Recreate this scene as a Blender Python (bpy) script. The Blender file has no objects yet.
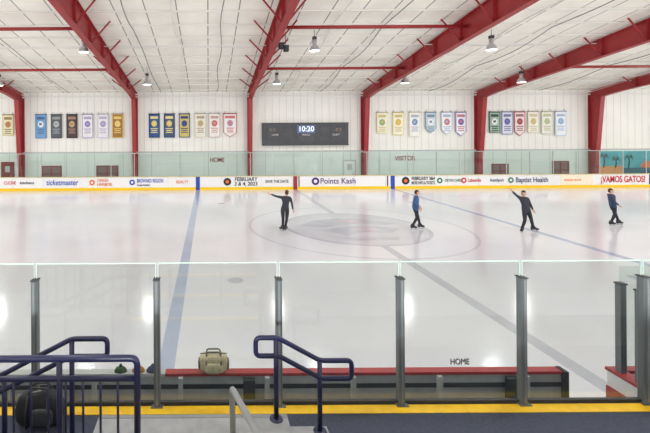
import bpy, math, random
from mathutils import Vector, Matrix
random.seed(4)
scn = bpy.context.scene
scn.view_settings.view_transform = 'Standard'
LK = 0.60   # overall lamp level

# ------------------------------------------------------------ materials
def srgb(r, g, b):
    def c(u):
        u /= 255.0
        return u / 12.92 if u <= 0.04045 else ((u + 0.055) / 1.055) ** 2.4
    return (c(r), c(g), c(b), 1)

def mat(name, rgb, rough=0.6, metal=0.0, var=0.06, scale=6.0, emit=0.0, spec=0.5, bump=0.0):
    m = bpy.data.materials.new(name); m.use_nodes = True
    nt = m.node_tree; b = nt.nodes['Principled BSDF']
    b.inputs['Roughness'].default_value = rough
    b.inputs['Metallic'].default_value = metal
    b.inputs['Specular IOR Level'].default_value = spec
    col = srgb(*rgb)
    tc = nt.nodes.new('ShaderNodeTexCoord')
    n = nt.nodes.new('ShaderNodeTexNoise'); n.inputs['Scale'].default_value = scale
    n.inputs['Detail'].default_value = 5
    r = nt.nodes.new('ShaderNodeValToRGB')
    r.color_ramp.elements[0].position = 0.3; r.color_ramp.elements[1].position = 0.7
    r.color_ramp.elements[0].color = (col[0]*(1-var), col[1]*(1-var), col[2]*(1-var), 1)
    r.color_ramp.elements[1].color = (min(1, col[0]*(1+var)), min(1, col[1]*(1+var)), min(1, col[2]*(1+var)), 1)
    nt.links.new(tc.outputs['Object'], n.inputs['Vector'])
    nt.links.new(n.outputs['Fac'], r.inputs['Fac'])
    nt.links.new(r.outputs['Color'], b.inputs['Base Color'])
    if emit:
        b.inputs['Emission Color'].default_value = col
        b.inputs['Emission Strength'].default_value = emit
    if bump:
        bp = nt.nodes.new('ShaderNodeBump'); bp.inputs['Strength'].default_value = bump
        nt.links.new(n.outputs['Fac'], bp.inputs['Height'])
        nt.links.new(bp.outputs['Normal'], b.inputs['Normal'])
    return m

def seam_mat(name, rgb, dark, period, width, rough=0.8, axis='X', var=0.05, bump=0.0):
    """painted sheet with narrow seams repeated along one axis"""
    m = mat(name, rgb, rough, var=var, scale=0.6)
    nt = m.node_tree; b = nt.nodes['Principled BSDF']
    base = b.inputs['Base Color'].links[0].from_socket
    tc = nt.nodes.new('ShaderNodeTexCoord'); sp = nt.nodes.new('ShaderNodeSeparateXYZ')
    nt.links.new(tc.outputs['Object'], sp.inputs[0])
    dv = nt.nodes.new('ShaderNodeMath'); dv.operation = 'DIVIDE'; dv.inputs[1].default_value = period
    fr = nt.nodes.new('ShaderNodeMath'); fr.operation = 'FRACT'
    lt = nt.nodes.new('ShaderNodeMath'); lt.operation = 'LESS_THAN'; lt.inputs[1].default_value = width/period
    nt.links.new(sp.outputs[axis], dv.inputs[0]); nt.links.new(dv.outputs[0], fr.inputs[0]); nt.links.new(fr.outputs[0], lt.inputs[0])
    mx = nt.nodes.new('ShaderNodeMix'); mx.data_type = 'RGBA'
    nt.links.new(lt.outputs[0], mx.inputs[0]); nt.links.new(base, mx.inputs[6])
    mx.inputs[7].default_value = srgb(*dark)
    nt.links.new(mx.outputs[2], b.inputs['Base Color'])
    return m

def glass_mat(name, tint, gloss=0.06, rough=0.02):
    m = bpy.data.materials.new(name); m.use_nodes = True
    nt = m.node_tree; nt.nodes.clear()
    out = nt.nodes.new('ShaderNodeOutputMaterial')
    t = nt.nodes.new('ShaderNodeBsdfTransparent'); t.inputs[0].default_value = (*tint, 1)
    g = nt.nodes.new('ShaderNodeBsdfGlossy'); g.inputs['Roughness'].default_value = rough
    g.inputs[0].default_value = (0.9, 1, 0.96, 1)
    mx = nt.nodes.new('ShaderNodeMixShader'); mx.inputs[0].default_value = gloss
    nt.links.new(t.outputs[0], mx.inputs[1]); nt.links.new(g.outputs[0], mx.inputs[2])
    nt.links.new(mx.outputs[0], out.inputs[0])
    return m

RED = mat('red_steel_paint', (156, 40, 44), 0.45, var=0.12, scale=1.5)
REDD = mat('dark_red_paint', (132, 40, 42), 0.5)
WHITE = mat('white_paint', (236, 235, 230), 0.6, var=0.02)
CREAM = mat('purlin_white', (234, 232, 224), 0.7, var=0.02)
WALL = seam_mat('wall_sheet', (244, 243, 237), (220, 219, 213), 0.6, 0.05, var=0.03)
WALLLOW = seam_mat('wall_lower_panel', (230, 234, 230), (196, 201, 197), 2.4, 0.06, var=0.03)
ROOF = seam_mat('roof_insulation', (248, 244, 233), (160, 157, 150), 1.52, 0.06, rough=0.9, var=0.07)
BLACK = mat('black', (22, 22, 25), 0.6)
DGREY = mat('dark_grey', (58, 60, 63), 0.6)
GREY = mat('mid_grey', (140, 142, 143), 0.6)
LGREY = mat('light_grey', (190, 192, 192), 0.6)
CONC = mat('concrete', (158, 161, 164), 0.85, var=0.12, scale=9, bump=0.1)
RUBBER = mat('navy_rubber_floor', (62, 68, 86), 0.85, var=0.2, scale=30)
YELLOW = mat('yellow_paint', (244, 196, 24), 0.5, var=0.08, scale=12)
NAVY = mat('navy_rail_paint', (28, 32, 70), 0.35, var=0.05)
STEEL = mat('brushed_steel', (160, 164, 168), 0.35, metal=0.6)
POST = mat('post_metal', (108, 114, 117), 0.4, metal=0.2)
ALU = mat('lamp_aluminium', (190, 190, 192), 0.3, metal=0.6)
LAMPE = mat('lamp_lens', (255, 255, 250), 0.4, emit=6)
SEAL = mat('board_white', (240, 240, 240), 0.35, var=0.01)
BLUE = mat('board_blue', (30, 70, 170), 0.4)
GLASSN = glass_mat('guard_glass', (0.93, 0.955, 0.943), 0.055)
GLASSF = glass_mat('rink_glass_clear', (0.92, 0.965, 0.945), 0.04)
EDGE = mat('glass_edge', (200, 222, 214), 0.3, var=0.02)

# ice: glossy, with cloudy tone and fine skate scuffs
ICE = bpy.data.materials.new('ice'); ICE.use_nodes = True
nt = ICE.node_tree; b = nt.nodes['Principled BSDF']
tc = nt.nodes.new('ShaderNodeTexCoord')
n1 = nt.nodes.new('ShaderNodeTexNoise'); n1.inputs['Scale'].default_value = 0.25; n1.inputs['Detail'].default_value = 8
r1 = nt.nodes.new('ShaderNodeValToRGB')
r1.color_ramp.elements[0].position = 0.3; r1.color_ramp.elements[0].color = srgb(224, 226, 234)
r1.color_ramp.elements[1].position = 0.7; r1.color_ramp.elements[1].color = srgb(237, 238, 243)
nt.links.new(tc.outputs['Object'], n1.inputs['Vector']); nt.links.new(n1.outputs['Fac'], r1.inputs[0])
n2 = nt.nodes.new('ShaderNodeTexNoise'); n2.inputs['Scale'].default_value = 3.5; n2.inputs['Detail'].default_value = 12
n2.inputs['Roughness'].default_value = 0.75; n2.inputs['Distortion'].default_value = 2.5
r2 = nt.nodes.new('ShaderNodeValToRGB')
r2.color_ramp.elements[0].position = 0.58; r2.color_ramp.elements[0].color = (0, 0, 0, 1)
r2.color_ramp.elements[1].position = 0.75; r2.color_ramp.elements[1].color = (0.5, 0.5, 0.5, 1)
nt.links.new(tc.outputs['Object'], n2.inputs['Vector']); nt.links.new(n2.outputs['Fac'], r2.inputs[0])
mx = nt.nodes.new('ShaderNodeMix'); mx.data_type = 'RGBA'; mx.inputs[7].default_value = srgb(212, 216, 226)
nt.links.new(r2.outputs[0], mx.inputs[0]); nt.links.new(r1.outputs[0], mx.inputs[6])
nt.links.new(mx.outputs[2], b.inputs['Base Color'])
b.inputs['Roughness'].default_value = 0.14; b.inputs['IOR'].default_value = 1.38
def ice_paint(name, rgb, var=0.05, scale=1.2):
    m = mat(name, rgb, 0.14, var=var, scale=scale); m.node_tree.nodes['Principled BSDF'].inputs['IOR'].default_value = 1.38
    return m

# ------------------------------------------------------------ mesh builder
class MB:
    def __init__(s): s.v = []; s.f = []; s.m = []; s.s = []
    def add(s, vs, fs, mi=0, smooth=False):
        o = len(s.v); s.v += [tuple(v) for v in vs]
        for f in fs:
            s.f.append(tuple(i + o for i in f)); s.m.append(mi); s.s.append(smooth)
    def box(s, c, z, mi=0):
        x, y, zc = c; a, b_, h = z[0]/2, z[1]/2, z[2]/2
        vs = [(x+i*a, y+j*b_, zc+k*h) for k in (-1, 1) for j in (-1, 1) for i in (-1, 1)]
        s.add(vs, [(0, 2, 3, 1), (4, 5, 7, 6), (0, 1, 5, 4), (2, 6, 7, 3), (0, 4, 6, 2), (1, 3, 7, 5)], mi)
    def rng(s, x0, x1, y0, y1, z0, z1, mi=0):
        s.box(((x0+x1)/2, (y0+y1)/2, (z0+z1)/2), (x1-x0, y1-y0, z1-z0), mi)
    def ext(s, pts, vec, mi=0):
        n = len(pts); vec = Vector(vec)
        vs = [Vector(p) for p in pts] + [Vector(p)+vec for p in pts]
        fs = [tuple(range(n-1, -1, -1)), tuple(range(n, 2*n))] + [(i, (i+1) % n, (i+1) % n+n, i+n) for i in range(n)]
        s.add(vs, fs, mi)
    def tube(s, pts, r, mi=0, n=10, closed=False):
        pts = [Vector(p) for p in pts]; N = len(pts); rings = []; up = None
        for i, p in enumerate(pts):
            if closed: t = (pts[(i+1) % N]-pts[i-1]).normalized()
            elif i == 0: t = (pts[1]-p).normalized()
            elif i == N-1: t = (p-pts[-2]).normalized()
            else: t = ((pts[i+1]-p).normalized()+(p-pts[i-1]).normalized()).normalized()
            if up is None:
                up = Vector((0, 0, 1)) if abs(t.z) < 0.9 else Vector((0, 1, 0))
            up = (up-t*up.dot(t)).normalized(); sd = t.cross(up)
            rr = r[i] if isinstance(r, (list, tuple)) else r
            rings.append([p+up*math.cos(2*math.pi*k/n)*rr+sd*math.sin(2*math.pi*k/n)*rr for k in range(n)])
        vs = [v for q in rings for v in q]; fs = []
        for i in range(N if closed else N-1):
            a, c = i*n, ((i+1) % N)*n
            for k in range(n): fs.append((a+k, a+(k+1) % n, c+(k+1) % n, c+k))
        if not closed:
            fs.append(tuple(range(n))); fs.append(tuple((N-1)*n+k for k in range(n)))
        s.add(vs, fs, mi, True)
    def lathe(s, prof, c, mi=0, n=20):
        vs = []; fs = []
        for r, z in prof:
            for k in range(n):
                a = 2*math.pi*k/n; vs.append((c[0]+r*math.cos(a), c[1]+r*math.sin(a), c[2]+z))
        for i in range(len(prof)-1):
            for k in range(n): fs.append((i*n+k, i*n+(k+1) % n, (i+1)*n+(k+1) % n, (i+1)*n+k))
        s.add(vs, fs, mi, True)
    def ball(s, c, r, mi=0, nu=20, nv=12, M=None, fn=None, keep=None, power=1.0):
        vs = []; fs = []
        def pw(q): return math.copysign(abs(q)**power, q)
        for j in range(nv+1):
            ph = math.pi*j/nv
            for i in range(nu):
                th = 2*math.pi*i/nu
                p = Vector((pw(math.sin(ph))*pw(math.cos(th)), pw(math.sin(ph))*pw(math.sin(th)), pw(math.cos(ph))))
                if fn: p = fn(p)
                vs.append(Vector((p.x*r[0], p.y*r[1], p.z*r[2])))
        for j in range(nv):
            for i in range(nu):
                f = (j*nu+i, j*nu+(i+1) % nu, (j+1)*nu+(i+1) % nu, (j+1)*nu+i)
                if keep:
                    cc = sum((vs[q] for q in f), Vector())/4
                    if not keep(cc): continue
                fs.append(f)
        vs = [v+Vector(c) for v in vs]
        if M: vs = [M @ v for v in vs]
        s.add(vs, fs, mi, True)
    def obj(s, name, mats, parent=None, bevel=0, M=None):
        me = bpy.data.meshes.new(name)
        vs = [M @ Vector(v) for v in s.v] if M else s.v
        me.from_pydata(vs, [], s.f)
        for m in mats: me.materials.append(m)
        for p, mi, sm in zip(me.polygons, s.m, s.s): p.material_index = mi; p.use_smooth = sm
        import bmesh
        bm = bmesh.new(); bm.from_mesh(me)
        bmesh.ops.remove_doubles(bm, verts=bm.verts, dist=1e-6)
        bmesh.ops.recalc_face_normals(bm, faces=bm.faces); bm.to_mesh(me); bm.free()
        o = bpy.data.objects.new(name, me); scn.collection.objects.link(o)
        if parent: o.parent = parent
        if bevel:
            bv = o.modifiers.new('bevel', 'BEVEL'); bv.width = bevel; bv.segments = 2
        return o

def fillet(pts, r=0.04, n=5, closed=False):
    pts = [Vector(p) for p in pts]; N = len(pts); out = []
    for i in range(N):
        if not closed and i in (0, N-1): out.append(pts[i]); continue
        a, p, c = pts[i-1], pts[i], pts[(i+1) % N]
        ra = min(r, (a-p).length*0.45, (c-p).length*0.45)
        s0 = p+(a-p).normalized()*ra; s1 = p+(c-p).normalized()*ra
        for k in range(n+1):
            t = k/n; out.append(s0*(1-t)**2+p*2*t*(1-t)+s1*t*t)
    return out

def text(body, loc, size, m, parent=None, name='lettering', shear=0, width=None, bold=0.0):
    cu = bpy.data.curves.new(name, 'FONT'); cu.body = body; cu.size = size
    cu.align_x = 'CENTER'; cu.align_y = 'CENTER'; cu.extrude = 0.004; cu.shear = shear; cu.offset = bold
    o = bpy.data.objects.new(name+'_src', cu); scn.collection.objects.link(o)
    bpy.context.view_layer.update()
    dg = bpy.context.evaluated_depsgraph_get()
    me = bpy.data.meshes.new_from_object(o.evaluated_get(dg)); bpy.data.objects.remove(o)
    me.materials.clear(); me.materials.append(m)
    xs = [v.co.x for v in me.vertices]; w = max(xs)-min(xs); k = (width/w) if width else 1.0
    for v in me.vertices:
        x, y, z = v.co; v.co = (loc[0]+x*k, loc[1]-z, loc[2]+y)
    q = bpy.data.objects.new(name, me); scn.collection.objects.link(q)
    if parent: q.parent = parent
    return q

def empty(name, loc=(0, 0, 0)):
    e = bpy.data.objects.new(name, None); e.location = (0, 0, 0); scn.collection.objects.link(e); return e

# ------------------------------------------------------------ room shell
XL, XR = -30.0, 50.0
YW = 34.0
RIDGE = 15.0
def zroof(y): return 7.95+0.175*(YW-y) if y >= RIDGE else 7.95+0.175*(YW-RIDGE)-0.175*(RIDGE-y)
def zlow(y): return 7.3+0.135*(33.5-y) if y >= RIDGE else 7.3+0.135*(33.5-RIDGE)-0.135*(RIDGE-y)

m = MB(); m.rng(XL, XR, YW, YW+0.3, 2.9, 8.0, 0); m.rng(XL, XR, YW, YW+0.3, -0.3, 2.9, 1)
m.obj('wall_back', [WALL, WALLLOW])
m = MB(); m.rng(XL, XR, YW-0.06, YW, 2.84, 2.96, 0); m.obj('trim_1', [LGREY])
m = MB(); m.rng(XL, XR, YW-0.12, YW, 7.5, 7.62, 0); m.obj('trim_2', [WHITE])
for nm, x in (('wall_left', XL-0.3), ('wall_right', XR)):
    m = MB(); m.ext([(x, -5, -0.3), (x, YW+0.3, -0.3), (x, YW+0.3, 7.9), (x, RIDGE, zroof(RIDGE)), (x, -5, zroof(-5))], (0.3, 0, 0))
    m.obj(nm, [WALL])
m = MB()
m.ext([(XL, YW+0.3, zroof(YW+0.3)), (XL, RIDGE, zroof(RIDGE)), (XL, -5, zroof(-5)), (XL, -5, zroof(-5)+0.2), (XL, RIDGE, zroof(RIDGE)+0.2), (XL, YW+0.3, zroof(YW+0.3)+0.2)], (XR-XL, 0, 0))
m.obj('ceiling', [ROOF])
m = MB(); m.rng(XL, XR, -5, YW, -0.3, -0.03); m.obj('floor', [CONC])

# purlins (faced with insulation, so shallow and white)
m = MB(); y = 33.2
while y > -4:
    z = zroof(y)
    m.rng(XL+.02, XR-.02, y-0.04, y+0.04, z-0.09, z-0.005)
    y -= 1.5
m.obj('roof_purlins', [CREAM])

# steel frames
def strip(m, pts, x, w, t, mi=0):
    for (y0, z0), (y1, z1) in zip(pts[:-1], pts[1:]):
        d = Vector((0, y1-y0, z1-z0)).normalized(); nrm = Vector((0, -d.z, d.y))*t
        a = Vector((x-w/2, y0, z0)); c = Vector((x-w/2, y1, z1))
        m.ext([a, c, c+nrm, a+nrm], (w, 0, 0), mi)
FX = [-25.18, -15.62, -6.07, 3.49, 13.05, 22.6, 32.2, 41.7]
for x in FX:
    m = MB()
    m.ext([(x-0.01, 33.98, -0.03), (x-0.01, 33.55, -0.03), (x-0.01, 32.85, 7.35), (x-0.01, 33.98, 7.72)], (0.02, 0, 0))
    m.ext([(x-0.01, 33.98, 7.72), (x-0.01, 32.85, 7.35), (x-0.01, 31.4, zlow(31.4)), (x-0.01, RIDGE, zlow(RIDGE)), (x-0.01, -4.5, zlow(-4.5)), (x-0.01, -4.5, zroof(-4.5)-0.12),
           (x-0.01, RIDGE, zroof(RIDGE)-0.12)], (0.02, 0, 0))
    strip(m, [(33.55, -0.03), (32.85, 7.3)], x, 0.34, 0.03)
    strip(m, [(33.97, -0.03), (33.97, 7.7)], x, 0.34, 0.02)
    strip(m, [(32.85, 7.3), (31.4, zlow(31.4)), (RIDGE, zlow(RIDGE)), (-4.5, zlow(-4.5))], x, 0.34, 0.03)
    strip(m, [(33.9, zroof(33.9)-0.14), (RIDGE, zroof(RIDGE)-0.14), (-4.5, zroof(-4.5)-0.14)], x, 0.34, 0.02)
    m.rng(x-0.15, x+0.15, 32.87, 33.96, 7.34, 7.37)
    y = 30.2
    while y > 0:
        for s in (-1, 1):
            m.tube([(x+s*0.1, y, zlow(y)+0.02), (x+s*1.1, y, zroof(y)-0.1)], 0.045, n=6)
        m.rng(x-0.15, x+0.15, y-0.01, y+0.01, zlow(y)+0.02, zroof(y)-0.14)
        y -= 2.4
    m.rng(x-0.25, x+0.25, 33.4, 33.98, -0.03, 0.0)
    m.obj('steel_roof_frame', [RED])
for yy in (26.6, 20.1, 13.0):
    z = (zlow(yy)+zroof(yy))/2-0.05
    for i in (1, 3, 5):
        x0, x1 = FX[i]+0.02, FX[i+1]-0.02
        m = MB(); m.tube([(x0, yy, z), (x1, yy, z)], 0.09, n=10)
        for xx in (x0, x1-0.03): m.tube([(xx, yy, z), (xx+0.03, yy, z)], 0.16, n=10)
        m.obj('roof_strut', [RED])
# slack conduits and cables under the roof
for x0, sl, mm in ((-3.9, 0.25, 0), (0.75, 0.15, 0), (9.3, 0.2, 0), (18.4, 0.25, 0), (27.5, 0.2, 0), (-11.5, 0.2, 0), (-1.7, .12, 1), (6.6, .15, 1), (16.2, .12, 1)):
    pts = []
    for i in range(61):
        y = 33.5-i*0.6; k = abs(math.sin(i*math.pi/10))
        pts.append((x0+0.08*math.sin(i*0.5), y, zroof(y)-0.16-sl*k*0.8))
    m = MB(); m.tube(pts, 0.028 if mm == 0 else 0.04, n=6); m.obj('roof_conduit', [GREY if mm == 0 else WHITE])
for yy in (30.6, 23.4, 17.5):
    m = MB(); z = zroof(yy)-0.28
    m.tube([(XL+.1, yy, z), (XR-.1, yy, z)], 0.035, n=8)
    for i in range(26):
        x = -29+i*3.05; m.tube([(x, yy, z), (x, yy, z-0.14)], 0.02, n=6)
    m.obj('sprinkler_pipe', [WHITE])

# high-bay lamps
def lamp(x, y, power):
    z = zroof(y)-0.95
    m = MB()
    m.lathe([(0.0, 0.42), (0.1, 0.42), (0.12, 0.3), (0.1, 0.16), (0.14, 0.1), (0.22, 0.02), (0.27, -0.16), (0.29, -0.2), (0.27, -0.19), (0.2, 0.0), (0.12, 0.08)], (x, y, z), 0, 20)
    m.lathe([(0.0, -0.19), (0.15, -0.205), (0.255, -0.2), (0.255, -0.15), (0.0, -0.1)], (x, y, z), 1, 20)
    m.tube([(x, y, z+0.4), (x, y, zroof(y)-0.02)], 0.015, 2, n=6)
    m.box((x, y, z+0.5), (0.2, 0.2, 0.16), 2)
    o = m.obj('high_bay_lamp', [ALU, LAMPE, DGREY])
    L = bpy.data.lights.new('lamp_light', 'AREA'); L.shape = 'DISK'; L.size = 0.5; L.energy = power*LK
    L.color = (1.0, 0.99, 0.975)
    lo = bpy.data.objects.new('lamp_light', L); lo.location = (x, y, z-0.22); scn.collection.objects.link(lo); lo.parent = o
for y, xs in ((22, (-16.8, -6.75, 5.84, 15.5, 26, 36)), (28, (-14.5, -4.2, 4.8, 13.7, 21.8, 33.5)),
              (13.5, (-16.8, -6.75, 5.84, 15.5, 26, 36)), (5, (-14, -4, 5, 14, 24, 34))):
    for x in xs: lamp(x, y, 215)
# added unseen uplights to brighten the ceiling (both sides and behind the camera)
def add_uplight(x, y, z, tgt, power):
    d = (Vector(tgt)-Vector((x, y, z))).normalized(); q = d.to_track_quat('-Z', 'Y').to_matrix().to_4x4()
    M = Matrix.Translation((x, y, z)) @ q
    m = MB(); m.box((0, 0, 0.12), (0.5, 0.4, 0.16), 0); m.box((0, 0, 0.03), (0.54, 0.44, 0.02), 0); m.box((0, 0, 0.015), (0.46, 0.36, 0.01), 1)
    for k in range(5): m.box((-0.2+k*0.1, 0, 0.22), (0.02, 0.34, 0.06), 0)
    for s in (-1, 1): m.box((s*0.28, 0, 0.15), (0.02, 0.06, 0.3), 0)
    m.box((0, 0, 0.31), (0.58, 0.06, 0.02), 0)
    o = m.obj('added_uplight_case', [DGREY, LAMPE], M=M)
    L = bpy.data.lights.new('added_uplight', 'AREA'); L.shape = 'RECTANGLE'; L.size = 0.46; L.size_y = 0.36; L.energy = power*LK
    lo = bpy.data.objects.new('added_uplight', L); lo.matrix_world = M @ Matrix.Translation((0, 0, -0.01)); scn.collection.objects.link(lo); lo.parent = o
for y in (9, 17, 25):
    add_uplight(-29.3, y, 3.6, (-12, y+1, 11.5), 800); add_uplight(49.3, y, 3.6, (30, y+1, 11.5), 800)
for x in (-12, -2, 8, 18, 28):
    add_uplight(x, -4.3, 4.2, (x*0.9+1, 22, 12.5), 1150)

# ------------------------------------------------------------ ice + markings
m = MB(); m.rng(XL+.01, XR-.01, 5.745, 31.63, -0.03, 0.0); m.obj('ice_surface', [ICE])
LB = ice_paint('ice_blue_line', (183, 193, 217), 0.06)
LR = ice_paint('ice_center_line', (200, 201, 212), 0.06)
LC = ice_paint('ice_circle_line', (209, 211, 221), 0.03)
LG = ice_paint('ice_logo_grey', (214, 215, 223), 0.07, 0.9)
LG2 = ice_paint('ice_logo_dark', (199, 200, 212), 0.08, 1.5)
LG3 = ice_paint('ice_logo_pink', (220, 203, 209), 0.06, 1.5)
XC = 6.83
for nm, x, mm in (('blue_line_marking', XC-7.65, LB), ('center_line_marking', XC, LR), ('blue_line_marking', XC+7.65, LB)):
    m = MB(); m.rng(x-0.16, x+0.16, 5.78, 31.6, 0.0, 0.002); m.obj(nm, [mm])
def ring(m, cx, cy, r0, r1, z, mi=0, n=96, a0=0, a1=2*math.pi):
    vs = []; fs = []
    for i in range(n+1):
        a = a0+(a1-a0)*i/n
        vs += [(cx+r0*math.cos(a), cy+r0*math.sin(a), z), (cx+r1*math.cos(a), cy+r1*math.sin(a), z)]
    for i in range(n): fs.append((2*i, 2*i+1, 2*i+3, 2*i+2))
    m.add(vs, fs, mi)
CY = 18.9
m = MB(); ring(m, XC, CY, 4.83, 4.93, 0.003); m.obj('center_circle_marking', [LC])
m = MB()
ring(m, XC, CY, 0.0, 3.1, 0.0035, 0); ring(m, XC, CY, 3.1, 3.25, 0.004, 1)
def blob(pts, mi, z):
    m.add([(XC+a, CY+b_, z) for a, b_ in pts], [tuple(range(len(pts)))], mi)
blob([(-2.5, .3), (-1.6, 1.4), (-.2, 1.9), (1.2, 1.5), (2.3, .7), (1.6, .3), (.6, .7), (-.5, .5), (-1.4, -.1)], 1, 0.005)
blob([(-1.6, -.5), (-.2, .1), (1.1, .1), (2.0, -.4), (1.2, -1.2), (.1, -1.0), (-.9, -1.6)], 1, 0.005)
blob([(-.7, 1.2), (.3, 1.5), (1.0, 1.1), (.2, .9)], 2, 0.006)
blob([(-.3, -.3), (.8, -.3), (.9, -.8), (.1, -.7)], 2, 0.006)
blob([(-1.2, -1.9), (1.2, -1.9), (1.0, -2.4), (-1.0, -2.4)], 1, 0.005)
m.obj('center_ice_logo', [LG, LG2, LG3])
for x, y in ((0.8, 12.1), (12.9, 12.1), (0.8, 25.5), (12.9, 25.5)):
    m = MB(); ring(m, x, y, 0.0, 0.24, 0.003, 0, 32); m.obj('faceoff_spot_marking', [LR])

# ------------------------------------------------------------ far boards
m = MB()
m.rng(XL, XR, 31.65, 31.75, -0.03, 1.05, 0)
m.rng(XL, XR, 31.632, 31.65, -0.0, 0.22, 1)
m.rng(XL, XR, 31.60, 31.78, 1.05, 1.09, 2)
x = XL
while x < XR:
    m.rng(x-0.008, x+0.008, 31.643, 31.65, 0.22, 1.05, 3); x += 2.44
for xx, c in ((XC-7.65, 4), (XC+7.65, 4), (XC, 5)):
    m.rng(xx-0.16, xx+0.16, 31.631, 31.65, 0.0, 1.05, c)
boards = m.obj('rink_boards', [SEAL, mat('kickplate_yellow', (250, 205, 10), 0.4, var=0.03), mat('board_cap', (222, 206, 140), 0.5), LGREY, BLUE, RED])
def px(p): return (p-208)*0.07866
TXB = mat('ad_text_black', (20, 20, 26), 0.5); TBL = mat('ad_text_blue', (15, 70, 185), 0.5)
TPU = mat('ad_text_purple', (80, 30, 120), 0.5); TOR = mat('ad_text_orange', (232, 110, 35), 0.5)
TRD = mat('ad_text_red', (200, 30, 40), 0.5); TGR = mat('ad_text_green', (25, 115, 85), 0.5)
TNV = mat('ad_text_navy', (18, 36, 95), 0.5)
YB = 31.635
def ad(body, p0, p1, m_, size=0.5, z=0.64, shear=0, bold=0.005):
    text(body, (px((p0+p1)/2), YB, z), size, m_, boards, 'board_lettering', shear, abs(px(p1)-px(p0)), bold)
ad('CUCINE', 4, 16, TRD, 0.36); ad('kitchens', 20, 34, TXB, 0.3)
ad('ticketmaster', 46, 78, TBL, 0.6, shear=0.15, bold=0.006)
ad('CANADA', 97, 108, TOR, 0.32, 0.8); ad('HARBOR', 97, 112, TOR, 0.32, 0.48)
ad('BROWARD REGION', 137, 163, TBL, 0.4, 0.74); ad('center', 137, 150, TNV, 0.24, 0.42)
ad('REALTY', 176, 188, TOR, 0.3)
ad('FEBRUARY', 234, 257, TXB, 0.42, 0.82, 0.1, 0.008); ad('3 & 4, 2023', 234, 257, TXB, 0.4, 0.46, 0.1, 0.008)
ad('SAVE THE DATE', 265, 288, TXB, 0.32)
ad('Points Kash', 320, 355, TPU, 0.62, bold=0.005)
ad('FEBRUARY 3&4', 411, 434, TXB, 0.36, 0.8, 0, .007); ad('MORE INFO & TICKETS', 411, 434, TXB, 0.32, 0.46)
ad('ORTHO CARE', 444, 460, TGR, 0.3); ad('Lakeside', 467, 480, TRD, 0.38); ad('AutoSport', 489, 503, TNV, 0.34)
ad('Baptist Health', 515, 547, TNV, 0.55, bold=0.005)
ad('orange grove', 563, 580, TOR, 0.3)
ad('\u00a1VAMOS GATOS!', 600, 644, TRD, 0.7, bold=0.015)
m = MB()
for p, c in ((227, 0), (405, 0), (132, 1), (510, 2), (315, 3), (92, 4), (439, 2), (463, 5)):
    a0 = px(p); rr = 0.3 if p in (227, 405, 315) else 0.22
    vs = [(a0+rr*math.cos(t*math.pi/12), YB-0.004, 0.64+rr*math.sin(t*math.pi/12)) for t in range(24)]
    m.ext(vs, (0, 0.015, 0), c)
    vs = [(a0+rr*0.45*math.cos(t*math.pi/12), YB-0.01, 0.64+rr*0.45*math.sin(t*math.pi/12)) for t in range(24)]
    m.ext(vs, (0, 0.015, 0), 4 if p in (227, 405) else 8)
for p0, p1 in ((298, 299), (386.5, 387.5)):
    m.rng(px(p0), px(p1), YB-0.004, YB+0.01, 0.23, 1.04, 0)
m.rng(px(560), px(592), YB+0.002, YB+0.012, 0.24, 1.03, 6); m.rng(px(648), px(700), YB+0.002, YB+0.012, 0.24, 1.03, 7)
m.obj('board_logos', [TXB, TBL, TGR, TPU, TOR, TRD, mat('ad_cream', (250, 238, 214), 0.5), TNV, SEAL], boards)

# far glass with posts
m = MB()
m.rng(XL, XR, 31.69, 31.705, 1.09, 2.9, 0); m.rng(XL, XR, 31.685, 31.71, 2.9, 2.93, 1)
x = XL+0.4
while x < XR:
    m.rng(x-0.02, x+0.02, 31.67, 31.73, 1.09, 2.88, 2); x += 1.83
m.obj('rink_glass', [GLASSF, EDGE, LGREY])

# ------------------------------------------------------------ wall things
m = MB(); m.box((8.14, 33.845, 4.35), (7.2, 0.3, 1.86), 0)
for z_ in (5.24, 3.4): m.rng(4.5, 11.78, 33.66, 33.7, z_, z_+0.06, 1)
for a, c in ((5.4, .9), (6.6, .7), (9.7, .7), (10.9, .9)):
    m.rng(a-c/2, a+c/2, 33.67, 33.7, 4.45, 4.95, 2); m.rng(a-c/2, a+c/2, 33.67, 33.7, 3.7, 4.1, 2)
m.rng(7.45, 8.95, 33.665, 33.7, 4.42, 5.1, 3)
m.rng(7.6, 8.8, 33.67, 33.7, 3.65, 4.15, 2)
sb = m.obj('scoreboard', [mat('scoreboard_case', (68, 70, 75), 0.5), DGREY, mat('scoreboard_window', (46, 47, 53), 0.3), mat('clock_panel', (95, 110, 155), 0.4)])
DIG = mat('digit_led', (235, 240, 255), 0.4, emit=0.8)
text('10:20', (8.2, 33.65, 4.76), 0.6, DIG, sb, 'clock_digits', bold=0.004)
for t_, x_ in (('HOME', 5.6), ('PERIOD', 8.2), ('GUEST', 10.7)):
    text(t_, (x_, 33.66, 4.28), 0.2, WHITE, sb, 'score_label')
AMB = mat('amber_led', (150, 130, 100), 0.5)
for x_ in (5.4, 10.9): text('0 0', (x_, 33.66, 4.7), 0.36, AMB, sb, 'score_digits')
SR = mat('sign_red', (150, 50, 52), 0.6)
text('HOME', (0.76, 33.98, 2.2), 0.55, SR, None, 'home_sign', width=1.2, bold=0.005)
text('VISITOR', (16.6, 33.98, 2.24), 0.55, SR, None, 'visitor_sign', width=1.75, bold=0.005)

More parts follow.
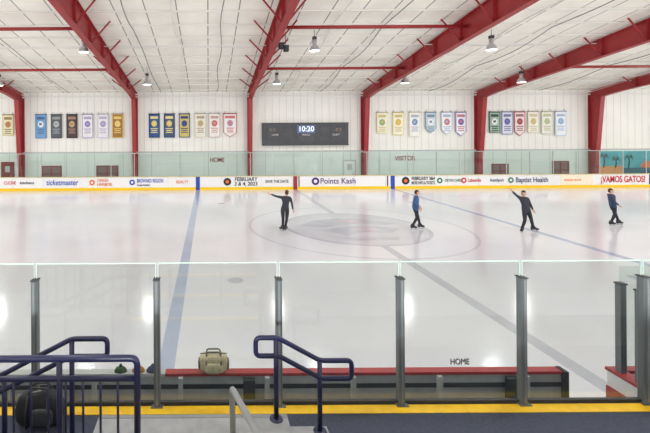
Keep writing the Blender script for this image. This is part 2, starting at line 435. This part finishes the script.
bc = {}
def bm_(c):
    if c not in bc: bc[c] = mat('banner_%d' % len(bc), c, 0.85, var=0.05, scale=4)
    return bc[c]
W_ = (240, 240, 238)
def banner(x, top, base, inner, emb, txt, w=0.9, h=1.95, pointed=False):
    m = MB(); x0, x1 = x-w/2, x+w/2; z1 = top; z0 = top-h
    Y = 33.86
    def outline(i, y):
        if pointed: pts = [(x0+i, y, z1-i), (x1-i, y, z1-i), (x1-i, y, z0+0.4), (x, y, z0+i), (x0+i, y, z0+0.4)]
        else: pts = [(x0+i, y, z1-i), (x1-i, y, z1-i), (x1-i, y, z0+i), (x0+i, y, z0+i)]
        return pts
    m.ext(outline(0, Y), (0, 0.012, 0), 0)
    m.ext(outline(0.07, Y-0.004), (0, 0.006, 0), 1)
    m.rng(x0+0.14, x1-0.14, Y-0.012, Y, z1-0.42, z1-0.2, 3)
    vs = [(x+0.24*math.cos(t*math.pi/10), Y-0.012, z1-0.82+0.27*math.sin(t*math.pi/10)) for t in range(20)]
    m.ext(vs, (0, 0.01, 0), 2)
    vs = [(x+a, Y-0.018, z1-0.82+b_) for a, b_ in ((-.1, -.12), (0.02, -.05), (.13, -.1), (.07, .04), (.1, .16), (-.02, .08), (-.13, .12))]
    m.ext(vs, (0, 0.01, 0), 3)
    for k, (ww, zz) in enumerate(((0.3, 1.2), (0.24, 1.36), (0.28, 1.52))):
        m.rng(x-ww, x+ww, Y-0.012, Y, z1-zz-0.08, z1-zz, 3)
    m.tube([(x0-0.05, Y+0.02, z1+0.01), (x1+0.05, Y+0.02, z1+0.01)], 0.025, 4, n=8)
    for s in (x0+0.1, x1-0.1): m.tube([(s, Y+0.02, z1), (s, 33.93, z1+0.16), (s, 33.99, z1+0.18)], 0.012, 4, n=6)
    m.obj('championship_banner', [bm_(base), bm_(inner), bm_(emb), bm_(txt), DGREY])
G = [(-14.05, (90, 140, 190), (120, 165, 208), W_, (80, 110, 160)), (-12.74, (70, 78, 84), (92, 100, 108), (190, 190, 190), (160, 160, 160)),
     (-11.43, (50, 48, 52), (84, 70, 70), (200, 170, 120), (170, 140, 120)), (-10.12, (185, 172, 213), W_, (150, 132, 196), (180, 170, 206)),
     (-8.82, (210, 206, 228), (240, 238, 242), (170, 160, 205), (192, 186, 206)), (-7.59, (218, 182, 90), (165, 120, 66), (240, 215, 130), (235, 205, 125)),
     (-4.51, (44, 60, 106), (62, 92, 148), (226, 205, 110), (230, 218, 150)), (-3.25, (44, 66, 114), (74, 90, 116), (214, 192, 120), (226, 212, 145)),
     (-1.98, (64, 72, 136), (208, 194, 110), (66, 82, 155), (75, 72, 125)), (-0.63, (225, 218, 195), (238, 235, 222), (200, 182, 130), (180, 165, 140)),
     (0.55, (222, 205, 200), (242, 239, 235), (205, 110, 110), (200, 160, 150)), (1.86, (210, 120, 120), (244, 243, 241), (190, 150, 175), (210, 130, 130)),
     (14.64, (236, 228, 175), (243, 240, 225), (150, 175, 120), (210, 195, 130)), (15.99, (236, 222, 140), (244, 241, 224), (230, 190, 90), (215, 198, 130)),
     (17.38, (232, 226, 210), (245, 244, 242), (110, 150, 195), (180, 188, 200)), (18.73, (130, 160, 185), (205, 216, 222), (240, 243, 243), (120, 145, 170)),
     (20.08, (190, 205, 222), (245, 246, 248), (200, 120, 120), (175, 190, 212)), (21.26, (150, 135, 190), (240, 240, 246), (130, 110, 185), (205, 130, 140)),
     (24.1, (60, 100, 80), (165, 186, 172), (235, 240, 232), (60, 90, 80)), (25.15, (150, 158, 196), (222, 225, 236), (100, 100, 170), (130, 130, 170)),
     (26.2, (196, 100, 100), (238, 226, 224), (170, 70, 80), (165, 120, 120)), (27.35, (233, 228, 200), (244, 242, 232), (220, 200, 135), (205, 198, 160)),
     (28.5, (222, 222, 198), (242, 242, 234), (190, 202, 160), (196, 196, 166)), (29.65, (196, 216, 234), (242, 246, 248), (150, 185, 220), (175, 195, 220)),
     (-16.8, (205, 190, 130), (232, 226, 195), (190, 140, 90), (150, 135, 95))]
for i, (x, a, c, d, e) in enumerate(G):
    banner(x, 6.12, a, c, d, e, w=0.92 if i != 11 else 1.12, h=2.0 if i < 12 else 1.75 + 0.15*((i*7) % 3), pointed=i in (11, 15, 16, 20, 17))

PANE = mat('window_pane', (128, 92, 90), 0.3)
def redwin(i, xc, w, z0, z1):
    m = MB(); y = 33.96
    m.rng(xc-w/2, xc+w/2, y, 33.998, z0, z1, 1)
    for a in (xc-w/2, xc, xc+w/2): m.rng(a-0.05, a+0.05, y-0.03, 33.998, z0, z1, 0)
    for a in (z0, (z0+z1)/2, z1): m.rng(xc-w/2-0.05, xc+w/2+0.05, y-0.03, 33.998, a-0.05, a+0.05, 0)
    m.obj('window_%d' % i, [REDD, PANE])
redwin(1, -13.2, 1.6, 0.5, 1.75); redwin(2, -8.5, 1.75, 0.5, 1.75); redwin(3, 29.7, 1.3, 0.5, 1.9); redwin(4, 24.6, 1.3, 0.6, 1.7)
for i, xc in ((1, -16.9), (2, 11.9)):
    m = MB(); m.rng(xc-0.55, xc+0.55, 33.95, 33.998, -0.03, 2.15, 0); m.rng(xc-0.45, xc+0.45, 33.93, 33.96, 0.05, 2.05, 1)
    m.rng(xc-0.2, xc+0.2, 33.92, 33.94, 1.3, 1.8, 2); m.tube([(xc+0.36, 33.93, 1.0), (xc+0.36, 33.87, 1.0), (xc+0.22, 33.87, 1.0)], 0.02, 3, n=6)
    m.obj('door_%d' % i, [REDD if i == 1 else LGREY, REDD if i == 1 else WHITE, LGREY, STEEL])

# beach mural
m = MB(); y = 33.96
X0 = 32.7
m.rng(X0, 46, y, 33.998, 0.7, 2.75, 0); m.rng(X0, 46, y-0.006, y, 0.7, 1.35, 1); m.rng(X0, 35.0, y-0.008, y, 0.7, 1.5, 2)
vs = [(37.0+0.55*math.cos(t*math.pi/12), y-0.012, 1.35+0.55*math.sin(t*math.pi/12)) for t in range(13)]
m.ext(vs, (0, 0.008, 0), 3)
for bx, h in ((33.3, 0.95), (34.3, 0.7), (35.4, 0.85), (38.9, 0.75), (40.4, 0.9), (42, 0.7)):
    m.tube([(bx, y-0.02, 1.35), (bx+0.08, y-0.02, 1.35+h*0.5), (bx+0.05, y-0.02, 1.35+h)], 0.035, 4, n=6)
    for k in range(7):
        a = -0.4+k*0.65; dx, dz = math.cos(a)*0.45, math.sin(a)*0.27
        t = Vector((bx+0.05, y-0.022, 1.35+h)); e = t+Vector((dx, 0, dz-0.08)); md = t+Vector((dx*0.5, 0, dz*0.8+0.08))
        m.ext([t, md+Vector((0, 0, 0.04)), e, md-Vector((0, 0, 0.05))], (0, 0.006, 0), 4)
m.obj('beach_mural', [mat('mural_sky', (75, 165, 180), 0.6, var=0.2, scale=1), mat('mural_sea', (20, 90, 115), 0.6, var=0.2), mat('mural_sand', (225, 150, 90), 0.6), TOR, mat('mural_palm', (20, 55, 50), 0.6)])

# loudspeaker cluster
m = MB()
for k, a in enumerate((-0.5, 0.0, 0.5)):
    m.box((4.35+k*0.3-.6, 22.2+0.1*abs(k-1), 9.35-0.12*k), (0.26, 0.3, 0.34), 0)
    m.box((4.35+k*0.3-.6, 22.04+0.1*abs(k-1), 9.35-0.12*k), (0.2, 0.02, 0.28), 1)
m.tube([(3.9, 22.2, 9.5), (3.9, 22.2, zroof(22.2)-0.02)], 0.02, 2, n=6); m.tube([(4.3, 22.2, 9.3), (4.3, 22.2, zroof(22.2)-0.02)], 0.02, 2, n=6)
m.tube([(3.75, 22.3, 9.42), (4.35, 22.3, 9.2)], 0.03, 2, n=6)
m.obj('loudspeaker', [BLACK, DGREY, DGREY], bevel=0.01)

# ------------------------------------------------------------ near boards / bench
CAPR = mat('cap_red', (168, 54, 56), 0.4)
m = MB()
m.rng(-14, 4.98, 5.64, 5.735, -0.03, 1.02, 0)
m.rng(-0.62, 4.98, 5.62, 5.74, 1.02, 1.06, 1); m.rng(-14, -0.62, 5.62, 5.74, 1.02, 1.06, 2)
m.rng(-14, 4.98, 5.63, 5.64, 0.84, 0.9, 3)
x = -13.6
while x < 4.98:
    m.rng(x-0.03, x+0.03, 5.57, 5.64, 0, 1.02, 2); x += 1.2
m.rng(4.92, 4.98, 5.58, 5.735, 0, 1.07, 3)
for a in (0.55, 4.2): m.rng(a-0.08, a+0.08, 5.55, 5.62, 0.5, 1.0, 3)
m.rng(-14, 4.98, 5.6, 5.64, 0.5, 0.66, 4)
m.obj('bench_boards', [mat('bench_board_grey', (176, 178, 180), 0.6, var=0.1), CAPR, LGREY, DGREY, REDD])
pb = empty('penalty_box')
m = MB()
m.rng(5.66, 5.78, 4.3, 5.735, -0.03, 1.02, 0); m.rng(5.63, 5.81, 4.3, 5.738, 1.02, 1.06, 1)
m.rng(5.78, 14, 5.64, 5.735, -0.03, 1.02, 0); m.rng(5.81, 14, 5.62, 5.738, 1.02, 1.06, 1)
m.rng(5.64, 5.66, 4.3, 5.735, 0.1, 0.8, 1)
m.obj('box_boards', [SEAL, CAPR], pb)
m = MB()
for yy in (5.6, 5.34, 4.6):
    m.rng(5.68, 5.76, yy-0.04, yy+0.04, 0.5, 2.28, 0); m.rng(5.67, 5.77, yy-0.05, yy+0.05, 2.28, 2.3, 1)
m.rng(5.715, 5.725, 4.65, 5.29, 1.08, 2.45, 2); m.rng(5.712, 5.728, 4.65, 5.29, 2.45, 2.47, 1)
m.rng(5.8, 9, 5.69, 5.70, 1.08, 2.5, 2)
m.obj('box_glass', [POST, DGREY, GLASSN], pb)
m = MB()
for k in range(3): m.rng(-2, 4.6, 4.7+k*0.13, 4.81+k*0.13, 0.55, 0.59, 0)
for x in (-1.8, 0.3, 2.4, 4.4): m.rng(x-0.03, x+0.03, 4.72, 5.05, -0.03, 0.55, 1)
m.obj('players_bench', [CONC, DGREY])

# ------------------------------------------------------------ concourse, stairs
m = MB(); m.rng(-14, 14, -5, 4.17, -0.03, 1.63, 0); m.obj('concourse_platform', [RUBBER])
m = MB(); m.rng(-14, 14, 3.98, 4.10, 1.63, 1.636, 0); m.obj('trim_3', [YELLOW])
m = MB()
m.rng(-1.0, 0.70, 3.1, 3.66, 1.63, 1.85, 0); m.rng(0.70, 1.06, 3.1, 3.66, 1.63, 1.74, 0)
ys = [3.1, 2.75, 2.4, 2.05, 1.7, 1.35, 1.0]; z = 2.03
for i, y in enumerate(ys):
    m.rng(-1.0, 0.70, -5, y, 1.63 if i == 0 else z-0.16, z, 0); m.rng(-1.0, 0.70, y-0.05, y+0.002, z-0.02, z+0.003, 1)
    z += 0.16
m.rng(-1.0, 0.70, 3.62, 3.662, 1.83, 1.853, 2)
m.obj('stairs', [CONC, YELLOW, GREY])
for a, c in ((-12, -1.02), (1.1, 12)):
    m = MB()
    for i in range(4): m.rng(a, c, -5, 3.05-i*0.8, 1.63+0.4*i, 2.03+0.4*i, 0)
    m.obj('bleacher_tier', [CONC])

# near glass guard
gg = empty('glass_guardrail')
S = 1.243; posts = [-0.533+S*k for k in range(-9, 11)]
m = MB()
for x in posts:
    m.ext([(x-0.032, 4.09, 1.63), (x-0.032, 4.15, 1.63), (x-0.02, 4.165, 1.63), (x+0.02, 4.165, 1.63), (x+0.032, 4.15, 1.63), (x+0.032, 4.09, 1.63), (x+0.02, 4.075, 1.63), (x-0.02, 4.075, 1.63)], (0, 0, 1.285), 0)
    m.rng(x-0.06, x+0.06, 4.06, 4.165, 1.63, 1.642, 0)
    m.rng(x-0.034, x+0.034, 4.072, 4.168, 2.915, 2.925, 1)
    m.rng(x-0.01, x+0.01, 4.07, 4.076, 1.66, 2.9, 2)
m.obj('guard_posts', [POST, DGREY, mat('post_groove', (140, 146, 148), 0.4, metal=0.3)], gg)
m = MB()
for x in posts[:-1]:
    a, c = x+0.012, x+S-0.012
    m.rng(a, c, 4.128, 4.138, 1.66, 3.075, 0); m.rng(a, c, 4.126, 4.14, 3.075, 3.085, 1)
    m.rng(a-0.002, a+0.004, 4.126, 4.14, 2.93, 3.08, 1); m.rng(c-0.004, c+0.002, 4.126, 4.14, 2.93, 3.08, 1)
m.rng(posts[0], posts[-1], 4.115, 4.15, 1.63, 1.665, 2)
m.obj('guard_glass', [GLASSN, EDGE, DGREY], gg)
text('HOME', (2.56, 4.12, 2.055), 0.085, DGREY, gg, 'home_decal', width=0.19)

# handrails (looped double rail on posts)
def looprail(name, pts, pst, y):
    m = MB(); m.tube(fillet([(a, y, b_) for a, b_ in pts], 0.045, 6, True), 0.0215, n=12, closed=True)
    for x, zt, zb in pst:
        m.tube([(x, y, zb), (x, y, zt)], 0.0215, n=12); m.lathe([(0.0, 0.012), (0.055, 0.012), (0.06, 0.0)], (x, y, zb), 0, 16)
    return m.obj(name, [NAVY])
looprail('stair_handrail', [(0.415, 2.577), (0.611, 2.577), (0.99, 2.37), (1.27, 2.37), (1.27, 2.21), (1.0, 2.21), (0.62, 2.415), (0.415, 2.415)], [(0.595, 2.57, 1.85), (0.985, 2.37, 1.74)], 3.6)
looprail('stair_handrail', [(-0.86, 2.679), (-1.16, 2.679), (-1.77, 2.37), (-2.2, 2.37), (-2.2, 2.22), (-1.8, 2.22), (-1.17, 2.53), (-0.86, 2.53)], [(-1.16, 2.67, 1.63), (-1.73, 2.38, 1.63)], 3.4)
# foreground baluster railing
m = MB(); y = 2.9
m.tube(fillet([(-2.3, y, 2.79), (-0.52, y, 2.79), (-0.52, y, 2.03)], 0.05, 6), 0.024, n=12)
m.tube([(-2.3, y, 2.645), (-0.52, y, 2.645)], 0.02, n=10); m.tube([(-2.3, y, 2.12), (-0.52, y, 2.12)], 0.02, n=10)
x = -0.66
while x > -2.3:
    m.tube([(x, y, 2.12), (x, y, 2.645)], 0.009, n=8); x -= 0.125
for x in (-1.08, -1.7, -2.3): m.tube([(x, y, 2.03), (x, y, 2.79)], 0.021, n=10)
m.lathe([(0, 0.01), (0.055, 0.01), (0.06, 0)], (-0.52, y, 2.03), 0, 16)
m.obj('guard_railing', [NAVY])
# steel grab rail running up the stairs
m = MB()
m.tube(fillet([(0.175, 3.02, 2.03), (0.17, 3.06, 2.47), (0.275, 2.0, 2.84), (0.275, 2.0, 2.51)], 0.06, 6), 0.022, n=14)
m.lathe([(0, 0.01), (0.045, 0.01), (0.05, 0)], (0.175, 3.02, 2.03), 0, 16)
m.obj('steel_handrail', [STEEL])

# ------------------------------------------------------------ bags
BEI = mat('bag_canvas', (198, 188, 156), 0.9, var=0.22, scale=25, bump=0.2); BRN = mat('bag_strap', (104, 96, 76), 0.8)
m = MB(); bz = 0.0
m.ball((0.06, 5.68, 1.187), (0.2, 0.1, 0.125), 0, 28, 18, power=0.55)
m.ball((0.06, 5.58, 1.15), (0.13, 0.03, 0.07), 0, 20, 12, power=0.6)
for dx in (-0.1, 0.1):
    m.tube([(0.06+dx, 5.585, 1.08), (0.06+dx, 5.57, 1.2), (0.06+dx, 5.62, 1.3), (0.06+dx, 5.7, 1.318), (0.06+dx, 5.77, 1.25)], 0.012, 1, n=8)
for yy in (5.63, 5.72):
    m.tube(fillet([(-0.04, yy, 1.3), (-0.03, yy, 1.35), (0.14, yy, 1.35), (0.16, yy, 1.3)], 0.05), 0.011, 1, n=8)
m.tube([(-0.13, 5.68, 1.31), (0.25, 5.68, 1.31)], 0.006, 2, n=6)
for s in (-1, 1): m.ball((0.06+s*0.2, 5.68, 1.17), (0.02, 0.07, 0.08), 1, 14, 10)
m.obj('duffel_bag', [BEI, BRN, BLACK])
# slumped sports bag by the left railing: sagging body, end panels, zip, loop handles
SB = mat('sports_bag_nylon', (34, 35, 40), 0.7, var=0.2, scale=12, bump=0.15)
m = MB(); cx, cy = 0, 0
def sag(p): return Vector((p.x*(1-0.12*max(0, p.z)), p.y*(1-0.25*max(0, p.z)), p.z+0.10*math.sin(p.x*5)*max(0, p.z)))
m.ball((cx, cy, 0.2), (0.29, 0.12, 0.2), 0, 32, 20, power=0.6, fn=sag)
m.ball((cx+0.06, cy-0.115, 0.16), (0.13, 0.035, 0.1), 1, 20, 12, power=0.6)
for dx in (-0.12, 0.12):
    m.tube([(cx+dx, cy-0.12, 0.03), (cx+dx, cy-0.135, 0.22), (cx+dx, cy-0.08, 0.37), (cx+dx, cy+0.05, 0.39)], 0.012, 1, n=8)
for yy in (-0.05, 0.05):
    m.tube(fillet([(cx-0.12, cy+yy, 0.37), (cx-0.1, cy+yy, 0.47), (cx+0.1, cy+yy, 0.46), (cx+0.12, cy+yy, 0.37)], 0.05), 0.011, 1, n=8)
m.tube([(cx-0.26, cy-0.02, 0.36), (cx, cy, 0.4), (cx+0.26, cy, 0.35)], 0.006, 2, n=6)
m.obj('sports_bag', [SB, DGREY, LGREY], M=Matrix.Translation((-1.62, 3.86, 1.63)) @ Matrix.Scale(0.8, 4))
for i, (x, c) in enumerate(((-1.25, (70, 90, 60)), (-1.0, (170, 120, 60)), (-0.8, (60, 70, 110)))):
    m = MB(); m.ball((x, 5.68, 1.061), (0.09, 0.055, 0.08), 0, 18, 12, keep=lambda q: q.z > -0.001)
    m.lathe([(0.056, 0.0), (0.058, 0.012), (0.056, 0.03), (0.05, 0.03)], (x, 5.68, 1.061), 1, 18); m.ball((x, 5.68, 1.15), (0.022, 0.022, 0.02), 1, 10, 8)
    m.obj('knit_hat', [mat('hat_%d' % i, c, 0.95), DGREY])

# ------------------------------------------------------------ skaters
SKIN = mat('skin', (205, 160, 135), 0.5, var=0.03); LIP = mat('lips', (170, 90, 85), 0.5); EYEW = mat('eye', (235, 235, 235), 0.3); IRIS = mat('iris', (40, 28, 20), 0.3)
BOOTB = mat('skate_boot_black', (30, 30, 33), 0.4); BLADE = mat('skate_blade', (190, 192, 196), 0.25, metal=0.8)
def skater(loc, J, yaw, sc, jacket, pants, hair, bun=False, feet=(0, 0)):
    root = empty('ice_skater')
    V = []; R = []; E = []; T = []; roots = []
    def av(p, r):
        V.append(Vector(p)); R.append(r); return len(V)-1
    def ae(a, c, t): E.append((a, c)); T.append(t)
    J = {k: Vector(v) for k, v in J.items()}
    pel = av(J['pel'], 0.13); roots.append(pel)
    sp = av(J['spi'], 0.125); ch = av(J['che'], 0.145); nk = av(J['nek'], 0.06); hb = av(J['hed']+Vector((0, 0, -0.06)), 0.048)
    ae(pel, sp, 0); ae(sp, ch, 0); ae(ch, nk, 0); ae(nk, hb, 2)
    for k in (0, 1):
        s, e, w = J['sh%d' % k], J['el%d' % k], J['wr%d' % k]
        a = av(s, 0.072); a2 = av((s+e)/2, 0.06); b2 = av(e, 0.048); b3 = av(e*0.6+w*0.4, 0.047); c2 = av(w, 0.031)
        d = (w-e).normalized()
        up = Vector((0, -1, 0.1)); sd = d.cross(up).normalized(); nr = sd.cross(d).normalized()
        p1 = av(w+d*0.05, 0.03); p2 = av(w+d*0.09, 0.026)
        ae(ch, a, 0); ae(a, a2, 0); ae(a2, b2, 0); ae(b2, b3, 0); ae(b3, c2, 0); ae(c2, p1, 2); ae(p1, p2, 2)
        for q, ln in enumerate((0.072, 0.082, 0.077, 0.06)):
            o = w+d*0.075+sd*(q-1.5)*0.02
            f = [av(o, 0.009), av(o+d*ln*0.45+sd*(q-1.5)*0.004, 0.009), av(o+d*ln*0.8+nr*0.012, 0.008), av(o+d*ln*1.05+nr*0.03, 0.007)]
            roots.append(f[0]); [ae(f[i], f[i+1], 2) for i in range(3)]
        o = w+d*0.03-sd*0.02
        f = [av(o, 0.011), av(o+d*0.025-sd*0.03, 0.011), av(o+d*0.055-sd*0.042+nr*0.012, 0.009)]
        roots.append(f[0]); [ae(f[i], f[i+1], 2) for i in range(2)]
        h, kn, an = J['hi%d' % k], J['kn%d' % k], J['an%d' % k]
        a = av(h, 0.104); a2 = av((h+kn)/2, 0.088); b2 = av(kn, 0.066); b3 = av(kn*0.65+an*0.35, 0.064); c2 = av(an+Vector((0, 0, 0.04)), 0.05); c3 = av(an-Vector((0, 0, 0.03)), 0.05)
        ae(pel, a, 1); ae(a, a2, 1); ae(a2, b2, 1); ae(b2, b3, 1); ae(b3, c2, 1); ae(c2, c3, 1)
    me = bpy.data.meshes.new('body_skel'); me.from_pydata([tuple(v) for v in V], E, [])
    o = bpy.data.objects.new('body_skel', me); scn.collection.objects.link(o)
    o.modifiers.new('Skin', 'SKIN').use_smooth_shade = True
    sv = me.skin_vertices[0].data
    for i, r in enumerate(R): sv[i].radius = (r, r); sv[i].use_root = i in roots
    ss = o.modifiers.new('Sub', 'SUBSURF'); ss.levels = 2; ss.render_levels = 2
    bpy.context.view_layer.update()
    bme = bpy.data.meshes.new_from_object(o.evaluated_get(bpy.context.evaluated_depsgraph_get()))
    bpy.data.objects.remove(o)
    bme.materials.clear(); [bme.materials.append(q) for q in (jacket, pants, SKIN)]
    Mw = Matrix.Translation(loc) @ Matrix.Scale(sc, 4)
    for p in bme.polygons:
        c = p.center; best = 9; bt = 0
        for (a, b_), t in zip(E, T):
            A, B = V[a], V[b_]; ab = B-A; u = max(0, min(1, (c-A).dot(ab)/max(ab.length_squared, 1e-9)))
            dd = (c-(A+ab*u)).length/(R[a]*(1-u)+R[b_]*u)
            if dd < best: best = dd; bt = t
        if bt == 1 and c.z > J['pel'].z-0.1: bt = 0
        p.material_index = bt; p.use_smooth = True
    bme.transform(Mw)
    bo = bpy.data.objects.new('body', bme); scn.collection.objects.link(bo); bo.parent = root
    H = Matrix.Translation(loc) @ Matrix.Scale(sc, 4) @ Matrix.Translation(J['hed']) @ Matrix.Rotation(yaw, 4, 'Z')
    m = MB()
    def jaw(p):
        k = 1.0
        if p.z < 0: k = 1+0.32*p.z
        return Vector((p.x*k, p.y*(1+0.12*p.z if p.y > 0 and p.z < 0 else 1), p.z))
    m.ball((0, 0, 0), (0.075, 0.094, 0.118), 0, 24, 18, M=H, fn=jaw)
    m.ball((0, -0.098, -0.018), (0.012, 0.02, 0.024), 0, 10, 8, M=H)
    for s in (-1, 1):
        m.ball((s*0.03, -0.082, 0.008), (0.013, 0.009, 0.008), 1, 10, 8, M=H); m.ball((s*0.03, -0.0895, 0.008), (0.005, 0.004, 0.005), 2, 8, 6, M=H)
        m.ball((s*0.03, -0.085, 0.026), (0.018, 0.008, 0.004), 4, 10, 6, M=H)
        m.ball((s*0.077, 0.004, -0.004), (0.01, 0.018, 0.03), 0, 10, 8, M=H)
    m.ball((0, -0.083, -0.06), (0.022, 0.01, 0.007), 3, 12, 8, M=H)
    m.ball((0, 0.008, 0.014), (0.086, 0.1, 0.118), 4, 26, 18, M=H, keep=lambda q: (q.z > 0.045 or q.y > 0.012) and q.z > -0.075)
    if bun: m.ball((0, 0.115, 0.03), (0.04, 0.035, 0.04), 4, 14, 10, M=H)
    m.obj('head', [SKIN, EYEW, IRIS, LIP, hair], root)
    for k in (0, 1):
        an = J['an%d' % k]
        F = Matrix.Translation(loc) @ Matrix.Scale(sc, 4) @ Matrix.Translation((an.x, an.y, 0.006)) @ Matrix.Rotation(feet[k], 4, 'Z')
        m = MB()
        pr = [(-0.075, 0.085), (-0.085, 0.13), (-0.07, 0.2), (-0.07, 0.24), (0.055, 0.24), (0.06, 0.2), (0.11, 0.155), (0.175, 0.14), (0.195, 0.11), (0.19, 0.085)]
        m.ext([F @ Vector((a, -0.043, c)) for a, c in pr], F.to_3x3() @ Vector((0, 0.086, 0)), 0)
        m.ext([F @ Vector((a, -0.04, c)) for a, c in [(-0.08, 0.065), (-0.08, 0.085), (0.19, 0.085), (0.19, 0.065), (0.1, 0.075), (0, 0.075)]], F.to_3x3() @ Vector((0, 0.08, 0)), 0)
        m.ext([F @ Vector((a, -0.004, c)) for a, c in [(-0.1, 0.004), (-0.09, 0.0), (0.17, 0.0), (0.2, 0.015), (0.19, 0.03), (0.15, 0.03), (0.14, 0.08), (0.1, 0.08), (0.09, 0.03), (-0.02, 0.03), (-0.03, 0.08), (-0.06, 0.08), (-0.07, 0.03), (-0.1, 0.025)]], F.to_3x3() @ Vector((0, 0.008, 0)), 1)
        m.obj('skate_%d' % (k+1), [BOOTB, BLADE], root)
BLK = mat('black_clothes', (52, 54, 64), 0.85); BLP = mat('black_trousers', (40, 42, 50), 0.85)
BLJ = mat('blue_jacket', (62, 94, 142), 0.8); DBJ = mat('dark_blue_jacket', (54, 70, 98), 0.8)
HBR = mat('hair_brown', (70, 50, 38), 0.7); HBK = mat('hair_black', (40, 34, 30), 0.7)
skater((3.39, 18.2, 0), dict(pel=(0.06, 0, .98), spi=(.09, 0, 1.15), che=(.12, 0, 1.35), nek=(.14, 0, 1.5), hed=(.15, -.01, 1.64),
       sh0=(-.05, 0, 1.44), el0=(-.31, -.03, 1.5), wr0=(-.54, -.05, 1.59), sh1=(.29, 0, 1.42), el1=(.37, .03, 1.17), wr1=(.4, -.02, .93),
       hi0=(-.04, 0, .92), kn0=(-.03, -.05, .53), an0=(-.04, 0, .16), hi1=(.16, 0, .92), kn1=(.13, -.04, .53), an1=(.09, .06, .16)),
       math.radians(150), 1.05, BLK, BLP, HBR, True, (math.radians(120), math.radians(60)))
skater((9.44, 18.4, 0), dict(pel=(0, 0, .97), spi=(.02, 0, 1.15), che=(.05, 0, 1.34), nek=(.07, 0, 1.49), hed=(.08, 0, 1.63),
       sh0=(.0, -.17, 1.42), el0=(-.13, -.24, 1.18), wr0=(.02, -.28, .98), sh1=(.08, .17, 1.42), el1=(.16, .24, 1.18), wr1=(.28, .2, 1.0),
       hi0=(.0, -.09, .92), kn0=(.02, -.1, .54), an0=(-.16, -.09, .16), hi1=(.02, .1, .92), kn1=(.17, .1, .54), an1=(.26, .1, .16)),
       math.radians(75), 1.02, BLJ, BLP, HBK, False, (0, 0))
skater((13.96, 17.75, 0), dict(pel=(.03, 0, .95), spi=(.0, 0, 1.13), che=(-.04, 0, 1.33), nek=(-.07, 0, 1.48), hed=(-.08, -.01, 1.62),
       sh0=(-.22, -.03, 1.42), el0=(-.43, -.05, 1.56), wr0=(-.6, -.07, 1.73), sh1=(.12, .03, 1.39), el1=(.24, .05, 1.16), wr1=(.31, .0, .94),
       hi0=(-.06, -.02, .9), kn0=(-.1, -.1, .53), an0=(-.17, -.05, .16), hi1=(.13, .02, .9), kn1=(.24, .0, .54), an1=(.4, .1, .16)),
       math.radians(-40), 1.05, BLK, BLP, HBK, True, (math.radians(-140), math.radians(-20)))
skater((18.97, 18.9, 0), dict(pel=(0, 0, .97), spi=(-.03, 0, 1.15), che=(-.07, 0, 1.34), nek=(-.09, 0, 1.49), hed=(-.1, 0, 1.63),
       sh0=(-.12, -.17, 1.42), el0=(-.2, -.25, 1.17), wr0=(-.04, -.3, 1.02), sh1=(-.02, .17, 1.41), el1=(.1, .24, 1.19), wr1=(.22, .16, 1.06),
       hi0=(-.03, -.09, .92), kn0=(-.02, -.1, .54), an0=(-.17, -.09, .16), hi1=(.03, .1, .92), kn1=(.2, .1, .56), an1=(.36, .1, .16)),
       math.radians(60), 0.99, DBJ, BLP, HBR, False, (0, 0))

# ------------------------------------------------------------ world + camera
w = bpy.data.worlds.new('world'); scn.world = w; w.use_nodes = True
w.node_tree.nodes['Background'].inputs[0].default_value = (0.98, 0.99, 1, 1)
w.node_tree.nodes['Background'].inputs[1].default_value = 0.72

cam = bpy.data.cameras.new('camera'); co = bpy.data.objects.new('camera', cam); scn.collection.objects.link(co)
cam.sensor_width = 36; cam.lens = 22.32; cam.shift_x = 0.18; cam.shift_y = -0.1269; cam.clip_end = 200
co.matrix_world = Matrix.Translation((0, 0, 4.4)) @ Matrix.Rotation(math.radians(90), 4, 'X') @ Matrix.Rotation(-0.006, 4, 'Z')
scn.camera = co
